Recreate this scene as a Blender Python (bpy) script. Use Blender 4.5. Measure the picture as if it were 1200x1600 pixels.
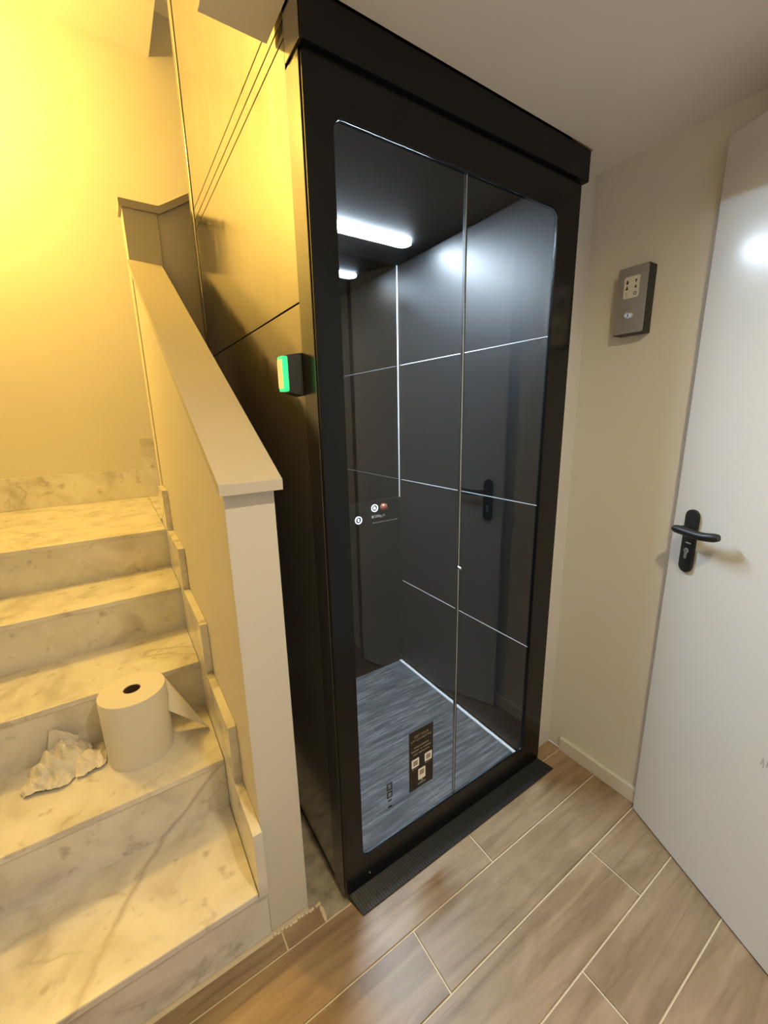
import bpy, bmesh, math, random
from mathutils import Vector, Matrix
random.seed(7)
scene = bpy.context.scene
for o in list(bpy.data.objects):
    bpy.data.objects.remove(o, do_unlink=True)
COL = scene.collection

# ------------------------------------------------------------------ camera
cam_d = bpy.data.cameras.new('camera'); cam = bpy.data.objects.new('camera', cam_d); COL.objects.link(cam)
cam_d.sensor_fit = 'HORIZONTAL'; cam_d.sensor_width = 36.0
cam_d.lens = 36.0 * 638.6 / 1200.0
cam_d.clip_start = 0.02
RT = Vector((0.83419542, -0.55108262, -0.02063855)); DN = Vector((-0.14178296, -0.17815519, -0.97373421)); FW = Vector((0.53293113, 0.81521082, -0.22675037))
m = Matrix.Identity(4)
for i in range(3):
    m[i][0] = RT[i]; m[i][1] = -DN[i]; m[i][2] = -FW[i]
m.translation = Vector((-0.4262, -0.8927, 1.5))
cam.matrix_world = m
scene.camera = cam

# ------------------------------------------------------------------ world, exposure, lamp strengths
world = bpy.data.worlds.new('world'); scene.world = world; world.use_nodes = True
world.node_tree.nodes['Background'].inputs[0].default_value = (0.95, 0.94, 0.95, 1)
world.node_tree.nodes['Background'].inputs[1].default_value = 0.5
scene.view_settings.view_transform = 'Standard'
scene.view_settings.look = 'None'
scene.view_settings.exposure = 0.0
scene.view_settings.gamma = 1.0
scene.view_settings.use_curve_mapping = False
STAIR_LAMP_COLOUR = (1.0, 0.61, 0.115); STAIR_LAMP_STRENGTH = 455.0
CABIN_LED_COLOUR = (0.70, 0.845, 1.0); CABIN_LED_STRENGTH = 370.0
ROOM_LAMP_COLOUR = (1.0, 0.82, 0.50); ROOM_LAMP_POWER = 14.0
dl = bpy.data.lights.new('downlight_light', 'AREA'); dl.shape = 'DISK'; dl.size = 0.09
dl.color = ROOM_LAMP_COLOUR; dl.energy = ROOM_LAMP_POWER; dl.spread = math.radians(165)
dlo = bpy.data.objects.new('downlight_light', dl); COL.objects.link(dlo); dlo.location = (0.02, -0.98, 2.284)

# ------------------------------------------------------------------ materials
def mat(name, col, rough=0.5, metal=0.0, ior=1.5, emit=None, estr=0.0, coat=0.0, spec=0.5):
    mt = bpy.data.materials.new(name); mt.use_nodes = True
    b = mt.node_tree.nodes['Principled BSDF']
    b.inputs['Base Color'].default_value = (*col, 1)
    b.inputs['Roughness'].default_value = rough
    b.inputs['Metallic'].default_value = metal
    b.inputs['IOR'].default_value = ior
    b.inputs['Coat Weight'].default_value = coat
    b.inputs['Specular IOR Level'].default_value = spec
    if emit:
        b.inputs['Emission Color'].default_value = (*emit, 1)
        b.inputs['Emission Strength'].default_value = estr
    return mt
def N(mt, t, **kw):
    n = mt.node_tree.nodes.new(t)
    for k, v in kw.items():
        if k in n.inputs: n.inputs[k].default_value = v
        else: setattr(n, k, v)
    return n
def L(mt, a, ao, b, bi): mt.node_tree.links.new(a.outputs[ao], b.inputs[bi])
def ramp(mt, pts):
    r = N(mt, 'ShaderNodeValToRGB'); e = r.color_ramp.elements
    while len(e) > 1: e.remove(e[-1])
    e[0].position = pts[0][0]; e[0].color = (*pts[0][1], 1)
    for p, c in pts[1:]:
        x = e.new(p); x.color = (*c, 1)
    return r
def mixc(mt, mode='MIX', fac=0.5):
    n = N(mt, 'ShaderNodeMix'); n.data_type = 'RGBA'; n.blend_type = mode; n.inputs[0].default_value = fac
    return n                                   # inputs 6, 7 = A, B ; outputs 2

def plaster(name, col, bump=0.04, scale=180):
    mt = mat(name, col, 0.75); b = mt.node_tree.nodes['Principled BSDF']
    g = N(mt, 'ShaderNodeNewGeometry'); n = N(mt, 'ShaderNodeTexNoise', Scale=scale, Detail=3.0); L(mt, g, 'Position', n, 'Vector')
    n2 = N(mt, 'ShaderNodeTexNoise', Scale=3.0, Detail=2.0); L(mt, g, 'Position', n2, 'Vector')
    r = ramp(mt, [(0.3, tuple(c * 0.97 for c in col)), (0.7, col)]); L(mt, n2, 'Fac', r, 'Fac'); L(mt, r, 'Color', b, 'Base Color')
    bp = N(mt, 'ShaderNodeBump', Strength=bump, Distance=0.002); L(mt, n, 'Fac', bp, 'Height'); L(mt, bp, 'Normal', b, 'Normal')
    return mt
M = {}
M['wall'] = plaster('wall_paint', (0.74, 0.72, 0.67))
M['ceiling'] = plaster('ceiling_paint', (0.87, 0.84, 0.79))
M['parapet'] = plaster('parapet_paint', (0.72, 0.69, 0.63))
M['cap'] = plaster('cap_paint', (0.60, 0.56, 0.50), 0.02)

def marble():
    mt = mat('marble', (0.75, 0.73, 0.7), 0.22); b = mt.node_tree.nodes['Principled BSDF']
    oi = N(mt, 'ShaderNodeObjectInfo'); g = N(mt, 'ShaderNodeNewGeometry')
    off = N(mt, 'ShaderNodeVectorMath', operation='MULTIPLY_ADD'); off.inputs[1].default_value = (1, 1, 1)
    cmb = N(mt, 'ShaderNodeCombineXYZ'); sc = N(mt, 'ShaderNodeMath', operation='MULTIPLY'); sc.inputs[1].default_value = 37.0
    L(mt, oi, 'Random', sc, 0); L(mt, sc, 'Value', cmb, 'X'); L(mt, sc, 'Value', cmb, 'Y')
    L(mt, g, 'Position', off, 0); L(mt, cmb, 'Vector', off, 2)
    # thin veins: distorted wave, masked by a slow noise
    mp = N(mt, 'ShaderNodeMapping'); mp.inputs['Rotation'].default_value = (0.4, 0.2, 0.7); L(mt, off, 'Vector', mp, 'Vector')
    w = N(mt, 'ShaderNodeTexNoise', Scale=1.7, Detail=5.0, Distortion=1.3); L(mt, mp, 'Vector', w, 'Vector')
    sub = N(mt, 'ShaderNodeMath', operation='SUBTRACT'); sub.inputs[1].default_value = 0.5; L(mt, w, 'Fac', sub, 0)
    ab = N(mt, 'ShaderNodeMath', operation='ABSOLUTE'); L(mt, sub, 'Value', ab, 0)
    v = ramp(mt, [(0.0, (1, 1, 1)), (0.012, (0.45,) * 3), (0.03, (0, 0, 0))]); L(mt, ab, 'Value', v, 'Fac')
    msk = N(mt, 'ShaderNodeTexNoise', Scale=2.6, Detail=2.0); L(mt, off, 'Vector', msk, 'Vector')
    mr = ramp(mt, [(0.50, (0, 0, 0)), (0.68, (0.8, 0.8, 0.8))]); L(mt, msk, 'Fac', mr, 'Fac')
    mul = N(mt, 'ShaderNodeMath', operation='MULTIPLY'); L(mt, v, 'Color', mul, 0); L(mt, mr, 'Color', mul, 1)
    # one long vein that crosses the lowest tread and runs up the riser behind it
    dt = N(mt, 'ShaderNodeVectorMath', operation='DOT_PRODUCT'); dt.inputs[1].default_value = (-0.60538682, 0.37281365, 0.70321887); L(mt, g, 'Position', dt, 0)
    wob = N(mt, 'ShaderNodeTexNoise', Scale=9.0, Detail=3.0); L(mt, g, 'Position', wob, 'Vector')
    wm = N(mt, 'ShaderNodeMath', operation='MULTIPLY_ADD'); wm.inputs[1].default_value = 0.05; wm.inputs[2].default_value = -0.566 - 0.025; L(mt, wob, 'Fac', wm, 0)
    sm = N(mt, 'ShaderNodeMath', operation='ADD'); L(mt, dt, 'Value', sm, 0); L(mt, wm, 'Value', sm, 1)
    ab2 = N(mt, 'ShaderNodeMath', operation='ABSOLUTE'); L(mt, sm, 'Value', ab2, 0)
    lr = ramp(mt, [(0.0, (0.8,) * 3), (0.004, (0.5,) * 3), (0.011, (0, 0, 0))]); L(mt, ab2, 'Value', lr, 'Fac')
    sx_ = N(mt, 'ShaderNodeSeparateXYZ'); L(mt, g, 'Position', sx_, 'Vector')
    lt1 = N(mt, 'ShaderNodeMath', operation='LESS_THAN'); lt1.inputs[1].default_value = 0.37; L(mt, sx_, 'Z', lt1, 0)
    gt1 = N(mt, 'ShaderNodeMath', operation='GREATER_THAN'); gt1.inputs[1].default_value = 0.165; L(mt, sx_, 'Z', gt1, 0)
    mk = N(mt, 'ShaderNodeMath', operation='MULTIPLY'); L(mt, lt1, 'Value', mk, 0); L(mt, gt1, 'Value', mk, 1)
    lv_ = N(mt, 'ShaderNodeMath', operation='MULTIPLY'); L(mt, lr, 'Color', lv_, 0); L(mt, mk, 'Value', lv_, 1)
    mxv = N(mt, 'ShaderNodeMath', operation='MAXIMUM'); L(mt, mul, 'Value', mxv, 0); L(mt, lv_, 'Value', mxv, 1); mul = mxv
    # soft clouds and a few dark spots
    cl = N(mt, 'ShaderNodeTexNoise', Scale=6.0, Detail=6.0, Distortion=0.6); L(mt, off, 'Vector', cl, 'Vector')
    cr = ramp(mt, [(0.28, (0.57, 0.55, 0.52)), (0.47, (0.77, 0.755, 0.73)), (0.62, (0.84, 0.83, 0.81))]); L(mt, cl, 'Fac', cr, 'Fac')
    sp = N(mt, 'ShaderNodeTexNoise', Scale=17.0, Detail=3.0); L(mt, off, 'Vector', sp, 'Vector')
    spr = ramp(mt, [(0.62, (0, 0, 0)), (0.72, (0.6,) * 3)]); L(mt, sp, 'Fac', spr, 'Fac')
    m1 = mixc(mt); L(mt, mul, 'Value', m1, 0); L(mt, cr, 'Color', m1, 6); m1.inputs[7].default_value = (0.48, 0.45, 0.41, 1)
    m2 = mixc(mt); L(mt, spr, 'Color', m2, 0); L(mt, m1, 2, m2, 6); m2.inputs[7].default_value = (0.42, 0.38, 0.34, 1)
    L(mt, m2, 2, b, 'Base Color')
    return mt
M['marble'] = marble()

def woodtile():
    mt = mat('wood_look_tile', (0.4, 0.28, 0.18), 0.38); b = mt.node_tree.nodes['Principled BSDF']
    oi = N(mt, 'ShaderNodeObjectInfo'); tc = N(mt, 'ShaderNodeNewGeometry')
    cmb = N(mt, 'ShaderNodeCombineXYZ'); sc = N(mt, 'ShaderNodeMath', operation='MULTIPLY'); sc.inputs[1].default_value = 53.0
    L(mt, oi, 'Random', sc, 0); L(mt, sc, 'Value', cmb, 'X'); L(mt, sc, 'Value', cmb, 'Y')
    ad = N(mt, 'ShaderNodeVectorMath', operation='ADD'); L(mt, tc, 'Position', ad, 0); L(mt, cmb, 'Vector', ad, 1)
    mp = N(mt, 'ShaderNodeMapping'); mp.inputs['Scale'].default_value = (0.09, 1.0, 1.0); L(mt, ad, 'Vector', mp, 'Vector')
    n1 = N(mt, 'ShaderNodeTexNoise', Scale=24.0, Detail=6.0, Roughness=0.62, Distortion=0.9); L(mt, mp, 'Vector', n1, 'Vector')
    mp2 = N(mt, 'ShaderNodeMapping'); mp2.inputs['Scale'].default_value = (0.4, 1.0, 1.0); L(mt, ad, 'Vector', mp2, 'Vector')
    n2 = N(mt, 'ShaderNodeTexNoise', Scale=7.0, Detail=4.0, Distortion=1.8); L(mt, mp2, 'Vector', n2, 'Vector')
    r1 = ramp(mt, [(0.3, (0.25, 0.17, 0.098)), (0.48, (0.36, 0.255, 0.155)), (0.7, (0.44, 0.325, 0.21))]); L(mt, n1, 'Fac', r1, 'Fac')
    r2 = ramp(mt, [(0.3, (0.80, 0.79, 0.77)), (0.6, (1.0, 1.0, 1.0))]); L(mt, n2, 'Fac', r2, 'Fac')
    mx = mixc(mt, 'MULTIPLY', 1.0); L(mt, r1, 'Color', mx, 6); L(mt, r2, 'Color', mx, 7)
    hs = N(mt, 'ShaderNodeHueSaturation'); vr = N(mt, 'ShaderNodeMapRange'); vr.inputs['To Min'].default_value = 0.9; vr.inputs['To Max'].default_value = 1.1
    L(mt, oi, 'Random', vr, 'Value'); L(mt, vr, 'Result', hs, 'Value'); L(mt, mx, 2, hs, 'Color'); L(mt, hs, 'Color', b, 'Base Color')
    bp = N(mt, 'ShaderNodeBump', Strength=0.12, Distance=0.002); L(mt, n1, 'Fac', bp, 'Height'); L(mt, bp, 'Normal', b, 'Normal')
    return mt
M['woodtile'] = woodtile()

def concrete():
    mt = mat('screed', (0.42, 0.37, 0.3), 0.85); b = mt.node_tree.nodes['Principled BSDF']
    g = N(mt, 'ShaderNodeNewGeometry'); n = N(mt, 'ShaderNodeTexNoise', Scale=22.0, Detail=7.0); L(mt, g, 'Position', n, 'Vector')
    r = ramp(mt, [(0.3, (0.24, 0.21, 0.17)), (0.5, (0.40, 0.36, 0.29)), (0.72, (0.52, 0.48, 0.41))]); L(mt, n, 'Fac', r, 'Fac'); L(mt, r, 'Color', b, 'Base Color')
    bp = N(mt, 'ShaderNodeBump', Strength=0.3, Distance=0.004); L(mt, n, 'Fac', bp, 'Height'); L(mt, bp, 'Normal', b, 'Normal')
    return mt
M['screed'] = concrete()
M['grout'] = mat('grout', (0.78, 0.68, 0.52), 0.9)
M['white_trim'] = mat('white_trim', (0.74, 0.71, 0.66), 0.45)

def door_paint():
    mt = mat('door_paint', (0.73, 0.735, 0.72), 0.2, spec=0.3); b = mt.node_tree.nodes['Principled BSDF']
    g = N(mt, 'ShaderNodeNewGeometry'); n = N(mt, 'ShaderNodeTexNoise', Scale=90.0, Detail=2.0); L(mt, g, 'Position', n, 'Vector')
    r = ramp(mt, [(0.3, (0.17,) * 3), (0.7, (0.21,) * 3)]); L(mt, n, 'Fac', r, 'Fac'); L(mt, r, 'Color', b, 'Roughness')
    return mt
M['door'] = door_paint()
M['black_metal'] = mat('black_powder_coat', (0.006, 0.006, 0.0065), 0.4, spec=0.25)
M['black_gloss'] = mat('black_gloss_frame', (0.005, 0.0055, 0.006), 0.22, spec=0.3)
M['gap'] = mat('shadow_gap', (0.006, 0.004, 0.003), 0.8)
def satin_panel():
    mt = mat('satin_dark_metal', (0.34, 0.325, 0.30), 0.14, 1.0); b = mt.node_tree.nodes['Principled BSDF']
    g = N(mt, 'ShaderNodeNewGeometry'); mp = N(mt, 'ShaderNodeMapping'); mp.inputs['Scale'].default_value = (1, 9, 1.2); L(mt, g, 'Position', mp, 'Vector')
    n = N(mt, 'ShaderNodeTexNoise', Scale=2.2, Detail=3.0); L(mt, mp, 'Vector', n, 'Vector')
    r = ramp(mt, [(0.3, (0.10,) * 3), (0.7, (0.22,) * 3)]); L(mt, n, 'Fac', r, 'Fac'); L(mt, r, 'Color', b, 'Roughness')
    return mt
M['satin'] = satin_panel()
M['post_black'] = mat('black_corner_post', (0.006, 0.006, 0.006), 0.2, ior=2.0)
M['cabin_panel'] = mat('cabin_panel', (0.0045, 0.0047, 0.005), 0.46, spec=0.34)
M['cabin_black'] = mat('cabin_black', (0.003, 0.003, 0.003), 0.6, spec=0.12)
M['cabin_mirror'] = mat('cabin_smoked_mirror', (0.17, 0.175, 0.18), 0.02, 1.0)
M['alu'] = mat('aluminium', (0.72, 0.75, 0.78), 0.2, 1.0)
M['white_strip'] = mat('white_strip', (0.82, 0.85, 0.88), 0.4)
M['steel'] = mat('brushed_steel', (0.52, 0.51, 0.50), 0.42, 0.7)
M['chrome'] = mat('chrome', (0.85, 0.85, 0.85), 0.06, 1.0)
M['black_plastic'] = mat('black_plastic', (0.012, 0.012, 0.012), 0.45)
M['keypad'] = mat('keypad_white', (0.72, 0.70, 0.64), 0.5)
M['ink'] = mat('dark_ink', (0.03, 0.028, 0.025), 0.6)
M['grey_print'] = mat('grey_print', (0.42, 0.42, 0.42), 0.5)
M['paper'] = mat('paper', (0.80, 0.775, 0.73), 0.9)
M['cardboard'] = mat('cardboard', (0.10, 0.06, 0.035), 0.9)
M['led'] = mat('led', (0.9, 0.9, 0.9), 0.4, emit=CABIN_LED_COLOUR, estr=CABIN_LED_STRENGTH)
M['lamp_globe'] = mat('lamp_globe', (0.9, 0.85, 0.7), 0.4, emit=STAIR_LAMP_COLOUR, estr=STAIR_LAMP_STRENGTH)
M['lens'] = mat('downlight_lens', (0.9, 0.9, 0.85), 0.4, emit=ROOM_LAMP_COLOUR, estr=12.0)
M['button_light'] = mat('button_light', (0.8, 0.85, 0.9), 0.4, emit=(0.8, 0.9, 1.0), estr=2.2)
M['button_text'] = mat('panel_text', (0.5, 0.5, 0.48), 0.4, emit=(0.8, 0.82, 0.8), estr=0.22)
M['green_led'] = mat('green_led', (0.05, 0.5, 0.2), 0.4, emit=(0.02, 0.85, 0.25), estr=1.1)
M['screen'] = mat('lit_screen', (0.7, 0.55, 0.3), 0.4, emit=(0.95, 0.62, 0.22), estr=0.7)
M['stop_red'] = mat('copper_red_button', (0.55, 0.16, 0.10), 0.22, 0.4)
M['sticker'] = mat('sticker_brown', (0.016, 0.011, 0.007), 0.5)
M['sticker_text'] = mat('sticker_text', (0.30, 0.25, 0.20), 0.6)
M['sticker_white'] = mat('sticker_white', (0.90, 0.88, 0.83), 0.6, emit=(0.9, 0.85, 0.78), estr=0.0)
M['sticker_grey'] = mat('sticker_grey', (0.33, 0.30, 0.26), 0.6)
M['reflection_grey'] = mat('reflection_grey', (0.03, 0.03, 0.03), 0.6)

def glass():
    mt = bpy.data.materials.new('smoked_glass'); mt.use_nodes = True; nt = mt.node_tree
    nt.nodes.remove(nt.nodes['Principled BSDF']); out = nt.nodes['Material Output']
    t = N(mt, 'ShaderNodeBsdfTransparent'); t.inputs[0].default_value = (0.86, 0.87, 0.87, 1)
    gl = N(mt, 'ShaderNodeBsdfGlossy', Roughness=0.0); gl.inputs['Color'].default_value = (0.95, 0.97, 1, 1)
    fr = N(mt, 'ShaderNodeFresnel', IOR=1.62); g = N(mt, 'ShaderNodeNewGeometry')
    inv = N(mt, 'ShaderNodeMath', operation='SUBTRACT'); inv.inputs[0].default_value = 1.0; L(mt, g, 'Backfacing', inv, 1)
    mu = N(mt, 'ShaderNodeMath', operation='MULTIPLY'); L(mt, fr, 'Fac', mu, 0); L(mt, inv, 'Value', mu, 1)
    mx = N(mt, 'ShaderNodeMixShader'); L(mt, mu, 'Value', mx, 0); L(mt, t, 0, mx, 1); L(mt, gl, 0, mx, 2); L(mt, mx, 0, out, 'Surface')
    return mt
M['glass'] = glass()

def carpet():
    mt = mat('cabin_carpet', (0.1, 0.11, 0.12), 0.7); b = mt.node_tree.nodes['Principled BSDF']
    g = N(mt, 'ShaderNodeNewGeometry'); mp = N(mt, 'ShaderNodeMapping'); mp.inputs['Scale'].default_value = (0.07, 1.0, 1.0); L(mt, g, 'Position', mp, 'Vector')
    n = N(mt, 'ShaderNodeTexNoise', Scale=75.0, Detail=5.0, Roughness=0.7); L(mt, mp, 'Vector', n, 'Vector')
    r = ramp(mt, [(0.30, (0.022, 0.025, 0.030)), (0.50, (0.080, 0.086, 0.092)), (0.70, (0.24, 0.245, 0.25))]); L(mt, n, 'Fac', r, 'Fac'); L(mt, r, 'Color', b, 'Base Color')
    return mt
M['carpet'] = carpet()
def rubber():
    mt = mat('ribbed_rubber', (0.016, 0.019, 0.024), 0.42)
    return mt
M['rubber'] = rubber()

# ------------------------------------------------------------------ mesh helpers
def BM(): return bmesh.new()
def box(bm, x0, x1, y0, y1, z0, z1, bev=0.0, seg=2):
    vs = [bm.verts.new(p) for p in ((x0,y0,z0),(x1,y0,z0),(x1,y1,z0),(x0,y1,z0),(x0,y0,z1),(x1,y0,z1),(x1,y1,z1),(x0,y1,z1))]
    fs = [bm.faces.new([vs[i] for i in q]) for q in ((3,2,1,0),(4,5,6,7),(0,1,5,4),(1,2,6,5),(2,3,7,6),(3,0,4,7))]
    if bev > 0:
        es = set(e for f in fs for e in f.edges)
        bmesh.ops.bevel(bm, geom=list(es), offset=bev, segments=seg, affect='EDGES', profile=0.5)
    return bm
def prism(bm, pts, axis, a0, a1, bev=0.0):
    """polygon pts in the two other axes, extruded from a0 to a1 along axis (0, 1, 2)"""
    def P(p, a):
        return {0: (a, p[0], p[1]), 1: (p[0], a, p[1]), 2: (p[0], p[1], a)}[axis]
    A = [bm.verts.new(P(p, a0)) for p in pts]; B = [bm.verts.new(P(p, a1)) for p in pts]; n = len(pts)
    fs = [bm.faces.new(A), bm.faces.new(B[::-1])]
    for i in range(n): fs.append(bm.faces.new((A[i], B[i], B[(i+1) % n], A[(i+1) % n])))
    bmesh.ops.recalc_face_normals(bm, faces=fs)
    if bev > 0:
        bmesh.ops.bevel(bm, geom=list(set(e for f in fs for e in f.edges)), offset=bev, segments=2, affect='EDGES', profile=0.5)
    return bm
def rrect(x0, x1, z0, z1, r, n=6):
    pts = []
    for cx, cz, a in ((x1-r, z0+r, -90), (x1-r, z1-r, 0), (x0+r, z1-r, 90), (x0+r, z0+r, 180)):
        for i in range(n + 1):
            t = math.radians(a + 90.0 * i / n); pts.append((cx + r*math.cos(t), cz + r*math.sin(t)))
    return pts
def ring(bm, outer, inner, y0, y1):
    """frame between two loops of equal length in x, z; from y0 (front) to y1"""
    n = len(outer)
    loops = [[bm.verts.new((p[0], y, p[1])) for p in lp] for lp in (outer, inner) for y in (y0, y1)]
    of, ob, nf, nb = loops
    for i in range(n):
        j = (i + 1) % n
        for q in ((of[i], of[j], nf[j], nf[i]), (ob[j], ob[i], nb[i], nb[j]), (of[j], of[i], ob[i], ob[j]), (nf[i], nf[j], nb[j], nb[i])):
            try: bm.faces.new(q)
            except ValueError: pass
    bmesh.ops.recalc_face_normals(bm, faces=bm.faces[:])
    return bm
def lathe(bm, prof, c=(0, 0, 0), n=40, axis=2):
    rows = []
    for r, h in prof:
        row = []
        for i in range(n):
            a = 2*math.pi*i/n; u, v = r*math.cos(a), r*math.sin(a)
            p = {0: (h, u, v), 1: (u, h, v), 2: (u, v, h)}[axis]
            row.append(bm.verts.new((p[0]+c[0], p[1]+c[1], p[2]+c[2])))
        rows.append(row)
    fs = []
    for a, b in zip(rows, rows[1:]):
        for i in range(n): fs.append(bm.faces.new((a[i], a[(i+1) % n], b[(i+1) % n], b[i])))
    if prof[0][0] > 1e-6 and prof[0] != prof[-1]: fs.append(bm.faces.new(rows[0][::-1]))
    if prof[-1][0] > 1e-6 and prof[0] != prof[-1]: fs.append(bm.faces.new(rows[-1]))
    bmesh.ops.remove_doubles(bm, verts=bm.verts[:], dist=1e-6)
    bmesh.ops.recalc_face_normals(bm, faces=bm.faces[:])
    return bm
def tube(bm, pts, rad, n=16, ell=1.0):
    pts = [Vector(p) for p in pts]; rows = []
    rads = rad if isinstance(rad, (list, tuple)) else [rad]*len(pts)
    for i, p in enumerate(pts):
        t = (pts[min(i+1, len(pts)-1)] - pts[max(i-1, 0)]).normalized()
        u = t.cross(Vector((0, 0, 1)));
        if u.length < 1e-4: u = Vector((1, 0, 0))
        u.normalize(); v = u.cross(t).normalized()
        rows.append([bm.verts.new(p + (u*math.cos(a) + v*math.sin(a)*ell)*rads[i]) for a in (2*math.pi*k/n for k in range(n))])
    for a, b in zip(rows, rows[1:]):
        for k in range(n): bm.faces.new((a[k], a[(k+1) % n], b[(k+1) % n], b[k]))
    bm.faces.new(rows[0][::-1]); bm.faces.new(rows[-1])
    bmesh.ops.recalc_face_normals(bm, faces=bm.faces[:])
    return bm
def obj(name, bm, material, parent=None, smooth=None, label=None):
    me = bpy.data.meshes.new(name); bm.to_mesh(me); bm.free()
    o = bpy.data.objects.new(name, me); COL.objects.link(o)
    me.materials.append(M[material])
    if smooth is not None:
        me.polygons.foreach_set('use_smooth', [True]*len(me.polygons))
        try: me.set_sharp_from_angle(angle=math.radians(smooth))
        except Exception: pass
    if parent: o.parent = parent
    if label: o['label'] = label
    return o
def struct(name, bm, material, label=None, cat=None, parent=None, smooth=None):
    o = obj(name, bm, material, parent, smooth, label)
    if not parent:
        o['kind'] = 'structure'
        if cat: o['category'] = cat
    return o
def thing(name, label, cat, loc=(0, 0, 0), rotz=0.0, group=None):
    o = bpy.data.objects.new(name, None); COL.objects.link(o); o.empty_display_size = 0.05
    o.location = loc; o.rotation_euler = (0, 0, rotz); o['label'] = label; o['category'] = cat
    if group: o['group'] = group
    return o
def text_mesh(name, body, size, material, parent, origin, ux, uz, depth=0.0006, align='CENTER'):
    cu = bpy.data.curves.new(name, 'FONT'); cu.body = body; cu.size = size; cu.align_x = align; cu.align_y = 'CENTER'; cu.extrude = depth
    t = bpy.data.objects.new(name + '_c', cu); COL.objects.link(t)
    bpy.context.view_layer.update()
    me = bpy.data.meshes.new_from_object(t.evaluated_get(bpy.context.evaluated_depsgraph_get()))
    bpy.data.objects.remove(t, do_unlink=True)
    ux = Vector(ux).normalized(); uz = Vector(uz).normalized(); n = ux.cross(uz); o3 = Vector(origin)
    for v in me.vertices: v.co = o3 + ux*v.co.x + uz*v.co.y + n*v.co.z
    me.name = name; me.materials.clear(); me.materials.append(M[material])
    o = bpy.data.objects.new(name, me); COL.objects.link(o); o.parent = parent
    return o

# ------------------------------------------------------------------ key measures (metres)
XL, XR = -1.36, 1.10            # left wall of the stair, right wall
YB, YF = 2.475, -1.22           # back wall of the landing, partition behind the camera
ZC = 2.297                      # ceiling of the entrance
ZT = 3.70                       # ceiling over the landing
PX0, PX1 = -0.232, -0.114       # parapet
SX = -0.258                     # right end of the treads
Y0, G, Z0, RI = 0.06, 0.327, 0.183, 0.198
nos = [(Y0 + G*k, Z0 + RI*k) for k in range(5)]
ZL = nos[4][1]                  # landing

# ------------------------------------------------------------------ room shell
floor = struct('floor', box(BM(), XL, XR, YF - 0.1, 1.3, -0.08, -0.004), 'grout', 'pale grout bed under the wood-look floor tiles', 'floor')
struct('wall_right', box(BM(), XR, XR + 0.1, YF, YB, 0, ZC), 'wall', 'white painted wall that carries the steel control panel', 'wall')
struct('wall_gap', box(BM(), 0.955, XR, 0.06, 0.14, -0.0, ZC), 'wall', 'narrow white wall strip between the black lift and the side wall', 'wall')
struct('wall_back', box(BM(), XL - 0.1, 1.3, YB, YB + 0.1, 0, 5.0), 'wall', 'white wall behind the stair landing in warm lamp light', 'wall')
struct('wall_left', box(BM(), XL - 0.1, XL, YF, YB, 0, 5.0), 'wall', 'white wall on the open side of the marble stairs', 'wall')
bm = BM(); box(bm, XL, -0.22, YF - 0.1, YF, 0, 4.6); box(bm, 0.76, 1.2, YF - 0.1, YF, 0, 4.6); box(bm, -0.22, 0.76, YF - 0.1, YF, 2.26, 4.6)
struct('wall_front', bm, 'wall', 'white partition wall around the doorway of the open door', 'wall')
bm = BM()
box(bm, -0.16, XR, YF, -0.012, ZC, ZC + 0.22); box(bm, -0.16, -0.02, -0.012, 0.157, ZC, ZC + 0.22); box(bm, 0.962, XR, -0.012, 0.14, ZC, ZC + 0.22)
struct('ceiling', bm, 'ceiling', 'white entrance ceiling slab that ends beside the lift', 'ceiling')
struct('ceiling_stair', box(BM(), XL, 0.106, YF, YB, ZT, ZT + 0.2), 'ceiling', 'white ceiling over the stair landing', 'ceiling')
struct('wall_bounce', box(BM(), 1.2, 1.3, YF, YB, ZC + 0.23, 4.6), 'wall', 'unseen white wall added in the stairwell to bounce light', 'wall')  # unseen wall added to bounce lamp light and shut out world light
struct('ceiling_bounce', box(BM(), 0.107, 1.2, YF, YB, 3.95, 4.1), 'ceiling', 'unseen white ceiling added high in the stairwell to bounce light', 'ceiling')  # unseen ceiling added and set low to bounce more lamp light
struct('baseboard_right', box(BM(), XR - 0.016, XR, -0.66, 0.0, 0, 0.063, 0.002), 'white_trim', 'low white baseboard along the wall below the control panel', 'baseboard')

# floor planks: rows run along x
GW = 0.0027
def plank(x0, x1, y0, y1):
    return obj('tile', box(BM(), x0 + GW, x1 - GW, y0 + GW, y1 - GW, -0.012, 0.0, 0.0007, 1), 'woodtile', floor)
ROW = [0.0, -0.166, -0.333, -0.5, -0.666, -0.832, -0.998, -1.164, -1.33]
JOINT = [0.467, 0.122, 0.776, 0.453, 0.05, 0.62, 0.25, 0.80]
for i in range(8):
    xs = sorted([JOINT[i] + 1.12*j for j in range(-2, 3)])
    cuts = [XL] + [x for x in xs if XL + 0.05 < x < XR - 0.05] + [XR]
    for a, b in zip(cuts, cuts[1:]): plank(a, b, ROW[i+1], ROW[i])
plank(XL, -0.206, 0.0, 0.055); plank(-0.206, -0.085, 0.0, 0.055); plank(0.962, XR, 0.0, 0.06)
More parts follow.
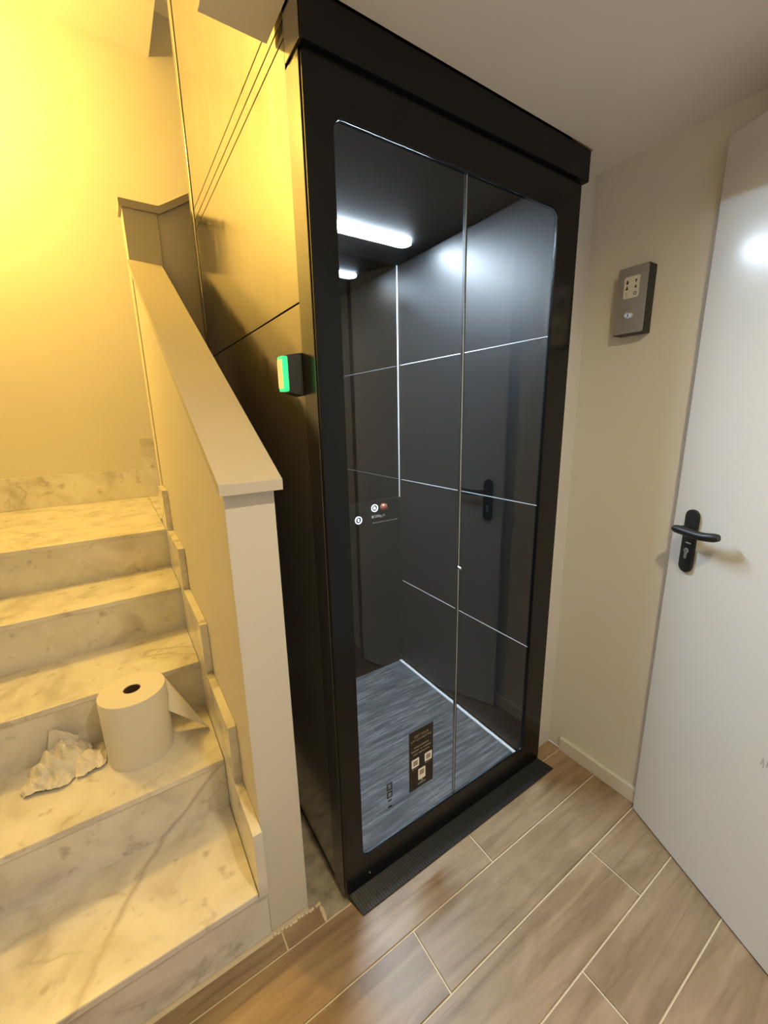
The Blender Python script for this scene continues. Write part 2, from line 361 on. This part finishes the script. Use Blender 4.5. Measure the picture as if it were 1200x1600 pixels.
# rough screed left bare between parapet and lift, with a ragged front edge
bm = BM(); pts = [(-0.115, 0.058), (-0.1, 0.052), (-0.088, 0.05), (-0.083, 0.03), (-0.084, 0.004), (-0.05, 0.006), (-0.02, 0.004), (0.0, 0.005), (0.0, 1.2), (-0.115, 1.2)]
prism(bm, pts, 2, -0.02, -0.002)
obj('screed_patch', bm, 'screed', floor, label='bare grey screed beside the lift')
bm = BM(); bx = [(-0.081 + random.uniform(-0.004, 0.004), 0.045 - 0.0035*i) for i in range(12)]
for a in bx: lathe(bm, [(0.0, 0.003), (0.004, 0.002), (0.005, -0.004)], (a[0], a[1], 0), 7)
bx = [(-0.225 + 0.011*i + random.uniform(-0.003, 0.003), 0.056 + random.uniform(-0.002, 0.003)) for i in range(14)]
for a in bx: lathe(bm, [(0.0, 0.004), (0.005, 0.002), (0.006, -0.004)], (a[0], a[1], 0), 7)
obj('grout_spill', bm, 'grout', floor)

# ------------------------------------------------------------------ staircase
st = thing('staircase', 'white veined marble stairs climbing beside the parapet wall', 'stairs', (0, 0, 0))
for k in range(4):
    y, z = nos[k]; y2 = nos[k+1][0]
    obj('tread', box(BM(), XL + 0.002, SX, y, y2 + 0.012, z - 0.022, z, 0.003), 'marble', st)
    zb = 0.0 if k == 0 else nos[k-1][1]
    xr = PX0 - 0.001 if k == 0 else SX
    obj('riser', box(BM(), XL + 0.002, xr, y + 0.008, y + 0.028, zb + (0.0 if k else 0.0), z - 0.0225), 'marble', st)
y, z = nos[4]
obj('tread', box(BM(), XL + 0.002, SX, y, YB - 0.002, z - 0.022, z, 0.003), 'marble', st, label='wide marble landing slab')
obj('riser', box(BM(), XL + 0.002, SX, y + 0.008, y + 0.028, nos[3][1], z - 0.0225), 'marble', st)
obj('tread', box(BM(), SX + 0.0005, -0.17, 1.632, YB - 0.002, z - 0.022, z, 0.0), 'marble', st)
# saw-tooth skirting on the parapet
yf = [0.046, 0.243, 0.570, 0.945, 1.305]; zt = [0.402, 0.603, 0.797, 0.979, 1.177]
for k in range(5):
    yn, zn = nos[k]; ye = nos[k+1][0] if k < 4 else 1.50
    zp = zt[k-1] if k else Z0
    if k == 0: pts = [(yf[0], zn + 0.0005), (ye, zn + 0.0005), (ye, zt[0]), (yf[0], zt[0])]
    else: pts = [(yf[k], zp + 0.0006), (yn + 0.001, zp + 0.0006), (yn + 0.001, zn + 0.0005), (ye, zn + 0.0005), (ye, zt[k]), (yf[k], zt[k])]
    obj('skirting_tile', prism(BM(), pts, 0, SX + 0.0005, PX0 - 0.0005, 0.0012), 'marble', st)
obj('skirting_tile', box(BM(), XL + 0.002, -0.175, YB - 0.014, YB - 0.0005, z + 0.0005, 1.178, 0.0015), 'marble', st)
obj('skirting_tile', box(BM(), -0.257, 0.10, YB - 0.014, YB - 0.0005, 1.1785, 1.386, 0.0015), 'marble', st)
# ------------------------------------------------------------------ parapet walls
CS, CY = 0.59, 0.03              # slope of the cap and its front edge
def captop(y): return 1.364 + CS*(y - CY)
pa = thing('parapet_wall', 'low white parapet wall with a sloping cap along the marble stairs', 'parapet', (0, 0, 0))
pts = [(0.07, 0.0), (1.50, 0.0), (1.50, captop(1.5) - 0.030), (0.07, captop(0.07) - 0.030)]
obj('wall_body', prism(BM(), pts, 0, PX0, PX1, 0.002), 'parapet', pa)
pts = [(CY, captop(CY) - 0.026), (1.498, captop(1.498) - 0.0295), (1.498, captop(1.498)), (CY, captop(CY))]
obj('cap', prism(BM(), pts, 0, -0.248, -0.104, 0.0015), 'cap', pa, label='sloping painted cap')
pb = thing('parapet_wall', 'upper parapet wall with a bent cap at the stair landing behind the lift', 'parapet', (0, 0, 0))
obj('end_post', box(BM(), -0.237, -0.095, 1.505, 1.62, 0.0, 2.446, 0.0015), 'parapet', pb)
obj('wall_body', prism(BM(), [(-0.0945, 0.0), (0.9, 0.0), (0.9, 2.446 + 0.62*0.985), (-0.085, 2.446), (-0.0945, 2.446)], 1, 1.509, 1.618), 'parapet', pb)
pts = [(-0.249, 2.447), (-0.085, 2.447), (0.9, 2.447 + 0.62*0.985), (0.9, 2.479 + 0.62*0.985), (-0.087, 2.479), (-0.249, 2.479)]
obj('cap', prism(BM(), pts, 1, 1.494, 1.63, 0.001), 'cap', pb)

# ------------------------------------------------------------------ lift
LX0, LX1, LD = -0.010, 0.945, 1.165
lift = thing('cabin_lift', 'black home lift with double glass doors and a lit cabin', 'lift', (0, 0, 0))
# outer side towards the stairs: stacked satin panels with dark joints
zs = [0.03, 1.766, 2.268, 2.300, 2.339, 3.6]
for a, b in zip(zs, zs[1:]):
    obj('side_panel', box(BM(), LX0, LX0 + 0.012, 0.088, 1.112, a + 0.0018, b - 0.0018, 0.0007, 1), 'satin', lift)
obj('side_backing', box(BM(), LX0 + 0.013, LX0 + 0.02, 0.06, 1.14, 0.03, 3.6), 'gap', lift)
obj('corner_post', box(BM(), LX0 - 0.002, LX0 + 0.03, 0.016, 0.086, 0.012, 2.21, 0.001), 'post_black', lift)
obj('corner_post', box(BM(), LX0 - 0.004, LX0 + 0.03, 1.119, LD, 0.012, 3.6, 0.004), 'satin', lift)
obj('base_rail', box(BM(), LX0 + 0.001, LX0 + 0.03, 0.088, 1.11, 0.004, 0.0285), 'black_metal', lift)
obj('side_panel', box(BM(), LX1 - 0.022, LX1 - 0.01, 0.05, LD, 0.03, 3.6), 'black_metal', lift)
obj('rear_panel', box(BM(), LX0 + 0.03, LX1 - 0.03, LD - 0.03, LD - 0.01, 0.03, 3.6), 'black_metal', lift)
obj('shaft_front_panel', box(BM(), LX0 + 0.031, LX1 - 0.03, 0.055, 0.075, 2.24, 3.6), 'black_metal', lift)
# header that wraps the front left corner
bm = BM(); box(bm, LX0 - 0.004, 0.955, -0.008, 0.05, 2.2105, ZC - 0.001, 0.002)
obj('header', bm, 'black_metal', lift)
obj('header_return', box(BM(), LX0 - 0.007, LX0 - 0.0042, -0.002, 0.07, 2.2115, ZC - 0.001, 0.0008, 1), 'satin', lift)
# door frame around the glass
bm = BM(); ring(bm, rrect(LX0, 0.938, 0.030, 2.2095, 0.012, 6), rrect(0.055, 0.829, 0.140, 2.112, 0.026, 6), 0.004, 0.0115)
ring(bm, rrect(LX0 + 0.001, 0.937, 0.031, 2.2085, 0.012, 6), rrect(0.020, 0.870, 0.068, 2.145, 0.010, 6), 0.0116, 0.045)
fr = obj('door_frame', bm, 'black_gloss', lift, 40)
md = fr.modifiers.new('bevel', 'BEVEL'); md.width = 0.002; md.segments = 2; md.limit_method = 'ANGLE'; md.angle_limit = math.radians(50)
# two glass leaves with a slim edge profile between them
for x0, x1 in ((0.042, 0.4434), (0.4506, 0.838)):
    lf = obj('glass_leaf', box(BM(), x0, x1, 0.012, 0.020, 0.132, 2.120), 'glass', lift)
bm = BM(); box(bm, 0.4437, 0.4466, 0.0105, 0.0215, 0.133, 2.119, 0.0006, 1)
obj('leaf_edge_profile', bm, 'alu', lift, label='thin bright aluminium edge where the glass leaves meet')
obj('leaf_gasket', box(BM(), 0.4468, 0.4503, 0.0110, 0.0210, 0.133, 2.119), 'black_plastic', lift)
bm = BM(); lathe(bm, [(0.0, -0.004), (0.004, -0.003), (0.005, 0.006)], (0.4452, 0.0045, 1.025), 16, 1); obj('latch_pin', bm, 'chrome', lift, 60)
bm = BM(); lathe(bm, [(0.0, -0.002), (0.003, -0.001), (0.003, 0.004)], (0.075, 0.0025, 0.065), 12, 1); obj('screw', bm, 'chrome', lift, 60)
# cabin
CXR, CYB, CZ, CF = 0.891, 0.955, 2.235, 0.030
for a, b in zip([0.04, 0.560, 1.159, 1.760], [0.560, 1.159, 1.760, CZ - 0.002]):
    obj('cabin_wall_panel', box(BM(), CXR, CXR + 0.012, 0.05, CYB, a + 0.002, b - 0.002, 0.0008, 1), 'cabin_panel', lift)
    obj('cabin_wall_panel', box(BM(), LX0 + 0.032, LX0 + 0.042, 0.05, CYB, a + 0.002, b - 0.002, 0.0008, 1), 'cabin_panel', lift)
    if a > 0.1: obj('joint_strip', box(BM(), CXR - 0.0015, CXR + 0.004, 0.055, CYB - 0.02, a - 0.0011, a + 0.0011), 'white_strip', lift)
obj('cabin_ceiling', box(BM(), LX0 + 0.043, CXR - 0.001, 0.05, CYB, CZ, CZ + 0.004), 'cabin_black', lift)
obj('cabin_floor', box(BM(), LX0 + 0.043, CXR - 0.02, 0.05, CYB - 0.001, 0.012, CF), 'carpet', lift, label='grey streaked cabin floor covering')
obj('floor_edge_strip', box(BM(), CXR - 0.0195, CXR - 0.004, 0.06, CYB - 0.002, 0.012, CF + 0.004, 0.001, 1), 'white_strip', lift)
obj('rear_mirror', box(BM(), LX0 + 0.043, CXR - 0.006, CYB, CYB + 0.006, 1.060, CZ - 0.001), 'cabin_mirror', lift, label='smoked mirror on the upper cabin rear wall')
obj('mirror_edge', box(BM(), CXR - 0.0055, CXR - 0.0015, CYB - 0.004, CYB + 0.004, 1.060, CZ - 0.001), 'white_strip', lift)
cp = obj('control_panel', box(BM(), LX0 + 0.043, CXR - 0.001, CYB, CYB + 0.012, CF + 0.004, 1.057, 0.001, 1), 'cabin_panel', lift)
yq = CYB - 0.0005
def btn(x, z):
    bm = BM(); lathe(bm, [(0.0165, 0.0), (0.0165, -0.004), (0.021, -0.004), (0.021, 0.0), (0.0165, 0.0)], (x, yq, z), 32, 1)
    obj('button_ring', bm, 'button_light', cp, 60)
btn(0.720, 1.017); btn(0.617, 0.964)
bm = BM(); prism(bm, [(0.712, 1.010), (0.728, 1.010), (0.7265, 1.018), (0.7235, 1.0255), (0.7165, 1.0255), (0.7135, 1.018)], 1, yq - 0.002, yq); obj('bell_symbol', bm, 'button_light', cp)
bm = BM(); prism(bm, rrect(0.612, 0.622, 0.955, 0.973, 0.0045, 4), 1, yq - 0.002, yq); obj('key_symbol', bm, 'button_light', cp)
bm = BM(); lathe(bm, [(0.0, -0.026), (0.010, -0.0245), (0.017, -0.019), (0.0205, -0.010), (0.0205, 0.0)], (0.777, yq, 1.017), 28, 1); obj('stop_button', bm, 'stop_red', cp, 60, 'domed red stop button')
bm = BM(); prism(bm, [(0.701, 0.962), (0.713, 0.962), (0.713, 0.976), (0.701, 0.976)], 1, yq - 0.001, yq); obj('print_mark', bm, 'button_text', cp)
text_mesh('print_text', '250kg', 0.020, 'button_text', cp, (0.742, yq - 0.0005, 0.969), (1, 0, 0), (0, 0, 1))
bm = BM(); tube(bm, [(0.774, yq, 0.962), (0.775, yq, 0.972), (0.779, yq, 0.976), (0.783, yq, 0.973), (0.787, yq, 0.963)], 0.0013, 6); obj('print_mark', bm, 'button_text', cp)
obj('print_line', box(BM(), 0.705, 0.872, yq - 0.0006, yq, 0.9325, 0.9365), 'grey_print', cp)
# LED bar on the cabin ceiling
led = obj('ceiling_light_bar', prism(BM(), rrect(0.09, 0.787, 0.680, 0.752, 0.034, 8), 2, CZ - 0.008, CZ - 0.0005), 'led', lift, label='glowing white light bar on the cabin ceiling')
# ribbed ramp at the sill
bm = BM(); x0, x1, n = 0.016, 0.968, 96
prof = []
for i in range(n):
    a = x0 + (x1 - x0)*i/n; w = (x1 - x0)/n
    prof += [(a, 0.0), (a + w*0.5, 0.0), (a + w*0.5, 0.0022), (a + w, 0.0022)]
for f_y, b_y in ((-0.052, 0.012),):
    rows = []
    for p in prof:
        xl = p[0] if p[0] < x1 - 0.02 else p[0]
        bx_ = LX0 + 0.01 + (p[0] - x0)/(x1 - x0)*(0.935 - LX0 - 0.01)
        rows.append((bm.verts.new((xl, f_y, 0.003)), bm.verts.new((xl, f_y, 0.004 + p[1])), bm.verts.new((bx_, b_y, 0.029 + p[1])), bm.verts.new((bx_, b_y, 0.0005)), bm.verts.new((xl, f_y, 0.0005))))
    for a, b in zip(rows, rows[1:]):
        for q in ((0, 1), (1, 2), (2, 3), (3, 4), (4, 0)): bm.faces.new((a[q[0]], b[q[0]], b[q[1]], a[q[1]]))
    bm.faces.new(rows[0][::-1]); bm.faces.new(rows[-1])
bmesh.ops.recalc_face_normals(bm, faces=bm.faces[:])
obj('sill_ramp', bm, 'rubber', lift, label='ribbed black ramp at the lift sill')
# dark notice on the glass
sx0, sx1, sz0, sz1, sy = 0.243, 0.344, 0.268, 0.500, 0.0118
stk = obj('notice_sticker', box(BM(), sx0, sx1, sy - 0.0012, sy, sz0, sz1), 'sticker', lift, label='dark brown notice stuck on the left glass leaf')
yt = sy - 0.0014; cx = (sx0 + sx1)/2
text_mesh('lettering', 'GET YOUR', 0.0125, 'sticker_text', stk, (cx, yt, 0.4760), (1, 0, 0), (0, 0, 1), 0.0002)
text_mesh('lettering', 'LIFT CONNECTED', 0.0105, 'sticker_text', stk, (cx, yt, 0.4620), (1, 0, 0), (0, 0, 1), 0.0002)
for z_, ws in ((0.4350, (0.064,)), (0.4215, (0.032, 0.008, 0.034)), (0.4080, (0.018, 0.046))):     # three lines too blurred to read
    tot = sum(ws) + 0.005*(len(ws) - 1); a = cx - tot/2
    bm = BM()
    for w in ws:
        q = a
        while q < a + w - 0.001:
            g_ = random.uniform(0.0022, 0.0042); h_ = random.choice((0.0022, 0.0022, 0.0034))
            box(bm, q, min(q + g_, a + w), yt - 0.0003, yt, z_ - 0.0022, z_ + h_); q += g_ + 0.0007
        a += w + 0.005
    obj('lettering', bm, 'sticker_text', stk)
def card(x, z, w, h, extra=0.0):
    bm = BM(); prism(bm, rrect(x - w/2, x + w/2, z - h/2 - extra, z + h/2, 0.0025, 3), 1, yt - 0.0003, yt); obj('printed_square', bm, 'sticker_white', stk)
    q = w*0.30; bm = BM(); box(bm, x - q, x + q, yt - 0.0006, yt - 0.0003, z - q, z + q); obj('printed_square', bm, 'sticker_grey', stk)
card(0.2680, 0.3745, 0.031, 0.033); card(0.3230, 0.3745, 0.031, 0.033); card(0.2950, 0.326, 0.031, 0.033, 0.011)
for x in (0.2565, 0.3125):
    bm = BM(); lathe(bm, [(0.0, -0.0004), (0.0016, -0.0004), (0.0016, 0.0)], (x, yt, 0.3525), 10, 1); obj('print_dot', bm, 'sticker_white', stk)
    bm = BM(); box(bm, x + 0.005, x + 0.022, yt - 0.0003, yt, 0.3515, 0.3532); obj('lettering', bm, 'sticker_text', stk)
bm = BM(); prism(bm, [(0.289, 0.2895), (0.295, 0.3005), (0.301, 0.2895), (0.298, 0.2895), (0.295, 0.2945), (0.292, 0.2895)], 1, yt - 0.0003, yt); obj('peak_logo', bm, 'grey_print', stk)
bm = BM()
for i in range(6): box(bm, 0.279 + 0.0055*i, 0.279 + 0.0055*i + 0.0038, yt - 0.0003, yt, 0.2815, 0.2855 + (0.001 if i % 2 else 0))
obj('lettering', bm, 'grey_print', stk)
for i, (a, b) in enumerate(((0.344, 0.316), (0.311, 0.285), (0.280, 0.272), (0.255, 0.247))):  # shadow and reflection of the notice in the glass, modelled as dark marks
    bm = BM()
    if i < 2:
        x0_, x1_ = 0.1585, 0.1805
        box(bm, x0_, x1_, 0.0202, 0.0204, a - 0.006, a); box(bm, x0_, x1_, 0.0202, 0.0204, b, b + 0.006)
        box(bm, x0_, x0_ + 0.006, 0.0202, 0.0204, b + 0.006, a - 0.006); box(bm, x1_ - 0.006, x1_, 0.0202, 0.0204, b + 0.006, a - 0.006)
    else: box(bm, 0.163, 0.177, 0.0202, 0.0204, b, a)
    obj('sticker_reflection', bm, 'reflection_grey', lift)

# ------------------------------------------------------------------ reader box on the side of the lift
rd = thing('card_reader', 'small black reader box with a glowing green rim on the lift side', 'reader', (LX0 - 0.0012, 0.12, 1.605))
def frustum(bm, x0, x1, a, b):
    A = [bm.verts.new((x0, *p)) for p in a]; B = [bm.verts.new((x1, *p)) for p in b]
    fs = [bm.faces.new(A), bm.faces.new(B[::-1])] + [bm.faces.new((A[i], B[i], B[(i+1) % 4], A[(i+1) % 4])) for i in range(4)]
    bmesh.ops.recalc_face_normals(bm, faces=fs); return bm
obj('housing', frustum(BM(), 0.0, -0.036, [(-0.030, -0.050), (0.030, -0.050), (0.030, 0.050), (-0.030, 0.050)], [(-0.027, -0.042), (0.011, -0.042), (0.011, 0.044), (-0.027, 0.044)]), 'black_plastic', rd)
bm = BM(); prism(bm, rrect(-0.0265, 0.0105, -0.0395, 0.0415, 0.006, 4), 0, -0.048, -0.0362); obj('light_rim', bm, 'green_led', rd, label='green lit rim')
bm = BM(); prism(bm, rrect(-0.0195, 0.0095, -0.0325, 0.0345, 0.004, 4), 0, -0.0495, -0.0481); obj('display', bm, 'screen', rd, label='warm lit display')
bm = BM(); lathe(bm, [(0.0, -0.001), (0.0018, -0.001), (0.0018, 0.002)], (-0.022, -0.029, 0.036), 10, 1); obj('screw', bm, 'ink', rd)

# ------------------------------------------------------------------ control panel on the right wall
cb = thing('call_station', 'grey steel call station with white keypad on the side wall', 'control panel', (XR - 0.0005, -0.1275, 1.852))
obj('housing', box(BM(), -0.047, 0.0, -0.0475, 0.0475, -0.102, 0.102, 0.002), 'black_plastic', cb)
bm = BM(); prism(bm, rrect(-0.0465, 0.0465, -0.100, 0.101, 0.006, 4), 0, -0.0495, -0.0471); obj('face_plate', bm, 'steel', cb)
bm = BM(); prism(bm, rrect(-0.0225, 0.0245, 0.008, 0.072, 0.004, 4), 0, -0.0512, -0.0496); kp = obj('keypad', bm, 'keypad', cb)
xk = -0.0513
def flat(pts, name='symbol'):      # pts in (u right, v up) as seen by a viewer; u = -y
    bm = BM(); prism(bm, [(-u, v) for u, v in pts], 0, xk - 0.0003, xk); return obj(name, bm, 'ink', kp)
ul, ur = -0.0145, 0.0125
flat([(ul - 0.003, 0.050), (ul + 0.003, 0.050), (ul + 0.004, 0.055), (ul + 0.0015, 0.062), (ul - 0.0015, 0.062), (ul - 0.003, 0.057)])
flat([(ul - 0.0045, 0.0335), (ul + 0.0045, 0.0335), (ul + 0.002, 0.041), (ul + 0.002, 0.045), (ul - 0.0015, 0.045), (ul - 0.0015, 0.041)])
bm = BM()
for a, b in ((0.014, 0.0155), (0.0175, 0.019), (0.021, 0.0225), (0.0245, 0.026)): box(bm, xk - 0.0003, xk, -(ul + 0.003), -(ul - 0.003), a, b)
obj('symbol', bm, 'grey_print', kp)
flat([(ur - 0.0012, 0.051), (ur + 0.0012, 0.051), (ur + 0.0012, 0.056), (ur + 0.0045, 0.056), (ur, 0.0625), (ur - 0.0045, 0.056), (ur - 0.0012, 0.056)], 'arrow_symbol')
flat([(ur - 0.0012, 0.045), (ur - 0.0012, 0.040), (ur - 0.0045, 0.040), (ur, 0.0335), (ur + 0.0045, 0.040), (ur + 0.0012, 0.040), (ur + 0.0012, 0.045)], 'arrow_symbol')
bm = BM(); lathe(bm, [(0.0032, 0.0), (0.0032, -0.0004), (0.0052, -0.0004), (0.0052, 0.0), (0.0032, 0.0)], (xk, -ur, 0.0195), 24, 0); obj('ring_symbol', bm, 'ink', kp)
bm = BM(); lathe(bm, [(0.0125, 0.0), (0.0125, -0.003), (0.0095, -0.007), (0.0085, -0.007), (0.0075, -0.003), (0.0, -0.003)], (-0.0496, 0.002, -0.045), 28, 0); ks = obj('key_switch', bm, 'chrome', cb, 40)
bm = BM(); box(bm, -0.0535, -0.0526, 0.001, 0.003, -0.050, -0.040); obj('key_slot', bm, 'ink', ks)
bm = BM(); lathe(bm, [(0.0, -0.0015), (0.002, -0.001), (0.0025, 0.0)], (-0.0496, 0.004, -0.076), 14, 0); obj('screw', bm, 'chrome', cb, 50)

# ------------------------------------------------------------------ open white door
A = Vector((1.055, -0.338, 0.0)); ang = math.radians(-114.4)     # local x: from the free edge to the hinge side; local y: away from the camera side is +y? (set below)
door = obj('door_1', box(BM(), 0.0, 0.83, 0.0, 0.042, 0.008, 2.205, 0.002), 'door')
door.location = A; door.rotation_euler = (0, 0, ang); door['kind'] = 'structure'; door['label'] = 'plain white door standing open with a black lever handle'; door['category'] = 'door'
lh = obj('lever_handle', prism(BM(), rrect(0.0465, 0.0905, 1.006, 1.206, 0.0218, 8), 1, -0.010, -0.0005, 0.0015), 'black_plastic', door, 40, 'black lever handle on an oblong plate')
lv = []
zl = 1.148
for p in ((0.0700, -0.008, zl), (0.0700, -0.030, zl), (0.0700, -0.045, zl)): lv.append(p)
bm = BM(); tube(bm, [(0.069, -0.008, zl), (0.069, -0.05, zl)], 0.0105, 18); obj('spindle', bm, 'black_plastic', lh, 40)
bm = BM(); pp = []
for i in range(15):
    t = i/14.0; s = 0.058 + 0.132*t
    pp.append((s + 0.003*t, -0.054 + 0.012*max(0, t - 0.55)**2*4, zl + 0.001 - 0.004*t + 0.010*max(0, t - 0.5)**2*4))
rr = [0.0105] + [0.0136]*13 + [0.0105]
tube(bm, pp, rr, 18, 0.92); obj('lever', bm, 'black_plastic', lh, 50)
bm = BM()
for i, w in enumerate((0.0022, 0.003, 0.0024, 0.0024, 0.0022)): box(bm, 0.0625 + 0.0038*i, 0.0625 + 0.0038*i + w, -0.0108, -0.0104, 1.0995, 1.1035)
obj('plate_lettering', bm, 'grey_print', lh)
bm = BM(); lathe(bm, [(0.0, -0.013), (0.007, -0.013), (0.0085, -0.0105)], (0.0685, 0, 1.076), 20, 1); prism(bm, rrect(0.0640, 0.0730, 1.050, 1.074, 0.004, 4), 1, -0.0125, -0.0105); kc = obj('lock_cylinder', bm, 'steel', lh, 40)
bm = BM(); box(bm, 0.0679, 0.0691, -0.0134, -0.0131, 1.072, 1.080); obj('key_slot', bm, 'ink', kc)
# lever on the far side of the leaf
bm = BM(); tube(bm, [(0.069, 0.043, zl), (0.069, 0.082, zl)], 0.0105, 14); tube(bm, [(0.06, 0.085, zl), (0.19, 0.083, zl)], 0.011, 14); obj('lever', bm, 'black_plastic', lh, 50)
bm = BM()
for a, b, c in ((0.371, 0.575, 18), (0.378, 0.568, -12), (0.385, 0.578, 8)):      # scuffs low on the leaf
    vs = [bm.verts.new(p) for p in ((a, -0.0004, b), (a + 0.003, -0.0004, b), (a + 0.003 + c*0.0002, -0.0004, b + 0.022), (a + c*0.0002, -0.0004, b + 0.022))]
    bm.faces.new(vs)
obj('scuff_mark', bm, 'grey_print', door)
# ------------------------------------------------------------------ paper roll
pr = thing('paper_roll', 'tall white paper towel roll standing on a marble step', 'paper roll', (-0.486, 0.600, nos[1][1]))
bm = BM(); lathe(bm, [(0.0255, 0.002), (0.099, 0.0), (0.100, 0.003), (0.1005, 0.237), (0.099, 0.240), (0.026, 0.240), (0.0255, 0.236), (0.0255, 0.002)], (0, 0, 0), 56); obj('roll', bm, 'paper', pr, 40)
bm = BM(); lathe(bm, [(0.0230, 0.001), (0.0253, 0.001), (0.0253, 0.2385), (0.0230, 0.2385), (0.0230, 0.001)], (0, 0, 0), 30); obj('cardboard_core', bm, 'cardboard', pr, 40)
# loose sheet: leaves the roll on the right and folds down to the tread
bm = BM(); nu, nv = 14, 13; grid = []
tip = Vector((0.212, -0.030, 0.005))
for j in range(nv):
    v = j/(nv - 1.0)                       # 0 at the top edge, 0.6 at the crease, 1 at the tucked-under edge
    if v <= 0.6:
        t = v/0.6; a0 = math.radians(22 - 47*t); p0 = Vector((0.1018*math.cos(a0), 0.1018*math.sin(a0), 0.236 - 0.100*t))
    else:
        t = (v - 0.6)/0.4; a0 = math.radians(-25 + 52*t); p0 = Vector((0.1018*math.cos(a0), 0.1018*math.sin(a0), 0.136 - 0.062*t)); p0 += Vector((0.004, 0, 0))
    row = []
    for i in range(nu):
        u = i/(nu - 1.0); q = p0.lerp(tip + Vector((0, 0.03*(v - 0.6), 0.004*(1 - v))), u)
        q += Vector((0.25, -0.75, 0.35))*0.012*math.sin(math.pi*u)*(1 - abs(v - 0.3))
        q.z = max(q.z, 0.0035); row.append(bm.verts.new(q))
    grid.append(row)
nu, nv = nv, nu
for i in range(nu - 1):
    for j in range(nv - 1): bm.faces.new((grid[i][j], grid[i+1][j], grid[i+1][j+1], grid[i][j+1]))
o = obj('loose_sheet', bm, 'paper', pr, 60); sd = o.modifiers.new('thick', 'SOLIDIFY'); sd.thickness = 0.0012

# ------------------------------------------------------------------ crumpled paper
from mathutils import noise
def crumple(name, outline_fn, nu, nv, amp, material, parent, seed):
    bm = BM(); g_ = []
    for i in range(nu):
        row = []
        for j in range(nv):
            p = outline_fn(i/(nu - 1.0), j/(nv - 1.0))
            q = Vector(((p[0] + 0.6*p[1])*36 + seed, (p[1] - 0.6*p[0])*13 + p[2]*9, seed*0.7))
            r1 = abs(noise.noise(q)); r2 = abs(noise.noise(q*2.3 + Vector((4, 1, 2))))
            h = amp*(1.0 - 2.4*r1) + amp*0.45*(1 - 2.4*r2)
            row.append(bm.verts.new((p[0] + 0.008*noise.noise(q*1.3), p[1] + 0.008*noise.noise(q*1.3 + Vector((9, 0, 0))), max(p[2] + h*p[3], 0.003))))
        g_.append(row)
    for i in range(nu - 1):
        for j in range(nv - 1): bm.faces.new((g_[i][j], g_[i+1][j], g_[i+1][j+1], g_[i][j+1]))
    o = obj(name, bm, material, parent); s = o.modifiers.new('thick', 'SOLIDIFY'); s.thickness = 0.001
    return o
cw = thing('crumpled_paper', 'crumpled piece of white paper towel lying on a marble step', 'paper', (-0.70, 0.600, nos[1][1]))
def wad(u, v):          # main crumpled lump, long axis towards the back right
    a, b = (u - 0.5)*2, (v - 0.5)*2
    x = -0.022 + 0.080*a*(1 - 0.30*b*b) + 0.030*b; y = 0.050 + 0.082*b - 0.010*a
    h = 0.062*max(0.0, 1 - 0.9*a*a)*max(0.0, 1 - 0.85*(b - 0.15)**2) + 0.003
    return (x, y, h, 0.2 + 0.8*max(0, 1 - a*a)*max(0, 1 - b*b*0.6))
crumple('crumpled_sheet', wad, 46, 44, 0.021, 'paper', cw, 3.3)
def flap(u, v):         # flap standing up against the riser
    x = -0.055 + 0.075*u + 0.02*v; y = 0.098 + 0.006*math.sin(u*5) ; z = 0.02 + 0.105*v*(1 - 0.45*u)
    return (x, y, z, 0.25)
crumple('paper_flap', flap, 16, 14, 0.012, 'paper', cw, 8.1)
def wing(u, v):         # flatter wing next to the roll
    x = 0.025 + 0.082*u; y = -0.03 + 0.115*v + 0.01*u; z = 0.006 + 0.030*math.sin(math.pi*min(1, v*1.05))*(0.5 + 0.5*math.sin(u*4.2))
    return (x, y, z, 0.6)
crumple('paper_wing', wing, 24, 24, 0.012, 'paper', cw, 5.7)

# ------------------------------------------------------------------ lamps outside the picture
wl = thing('wall_lamp', 'round glowing wall lamp beside the stair landing', 'lamp', (XL, 1.75, 3.2))
bm = BM(); lathe(bm, [(0.0, 0.03), (0.06, 0.03), (0.07, 0.02), (0.07, 0.0005)], (0, 0, 0), 32, 0); obj('wall_plate', bm, 'white_trim', wl, 40)
bm = BM(); bmesh.ops.create_uvsphere(bm, u_segments=32, v_segments=18, radius=0.075, matrix=Matrix.Translation((0.095, 0, 0))); obj('globe', bm, 'lamp_globe', wl, 60)
dn = thing('downlight', 'round recessed downlight in the entrance ceiling', 'lamp', (0.02, -0.98, ZC))
bm = BM(); lathe(bm, [(0.052, -0.0005), (0.066, -0.0005), (0.066, -0.008), (0.052, -0.010), (0.052, -0.0005)], (0, 0, 0), 40); obj('trim_ring', bm, 'white_trim', dn, 40)
bm = BM(); lathe(bm, [(0.0, -0.0055), (0.0515, -0.0055), (0.0515, -0.001)], (0, 0, 0), 40); obj('lens', bm, 'lens', dn, 40)
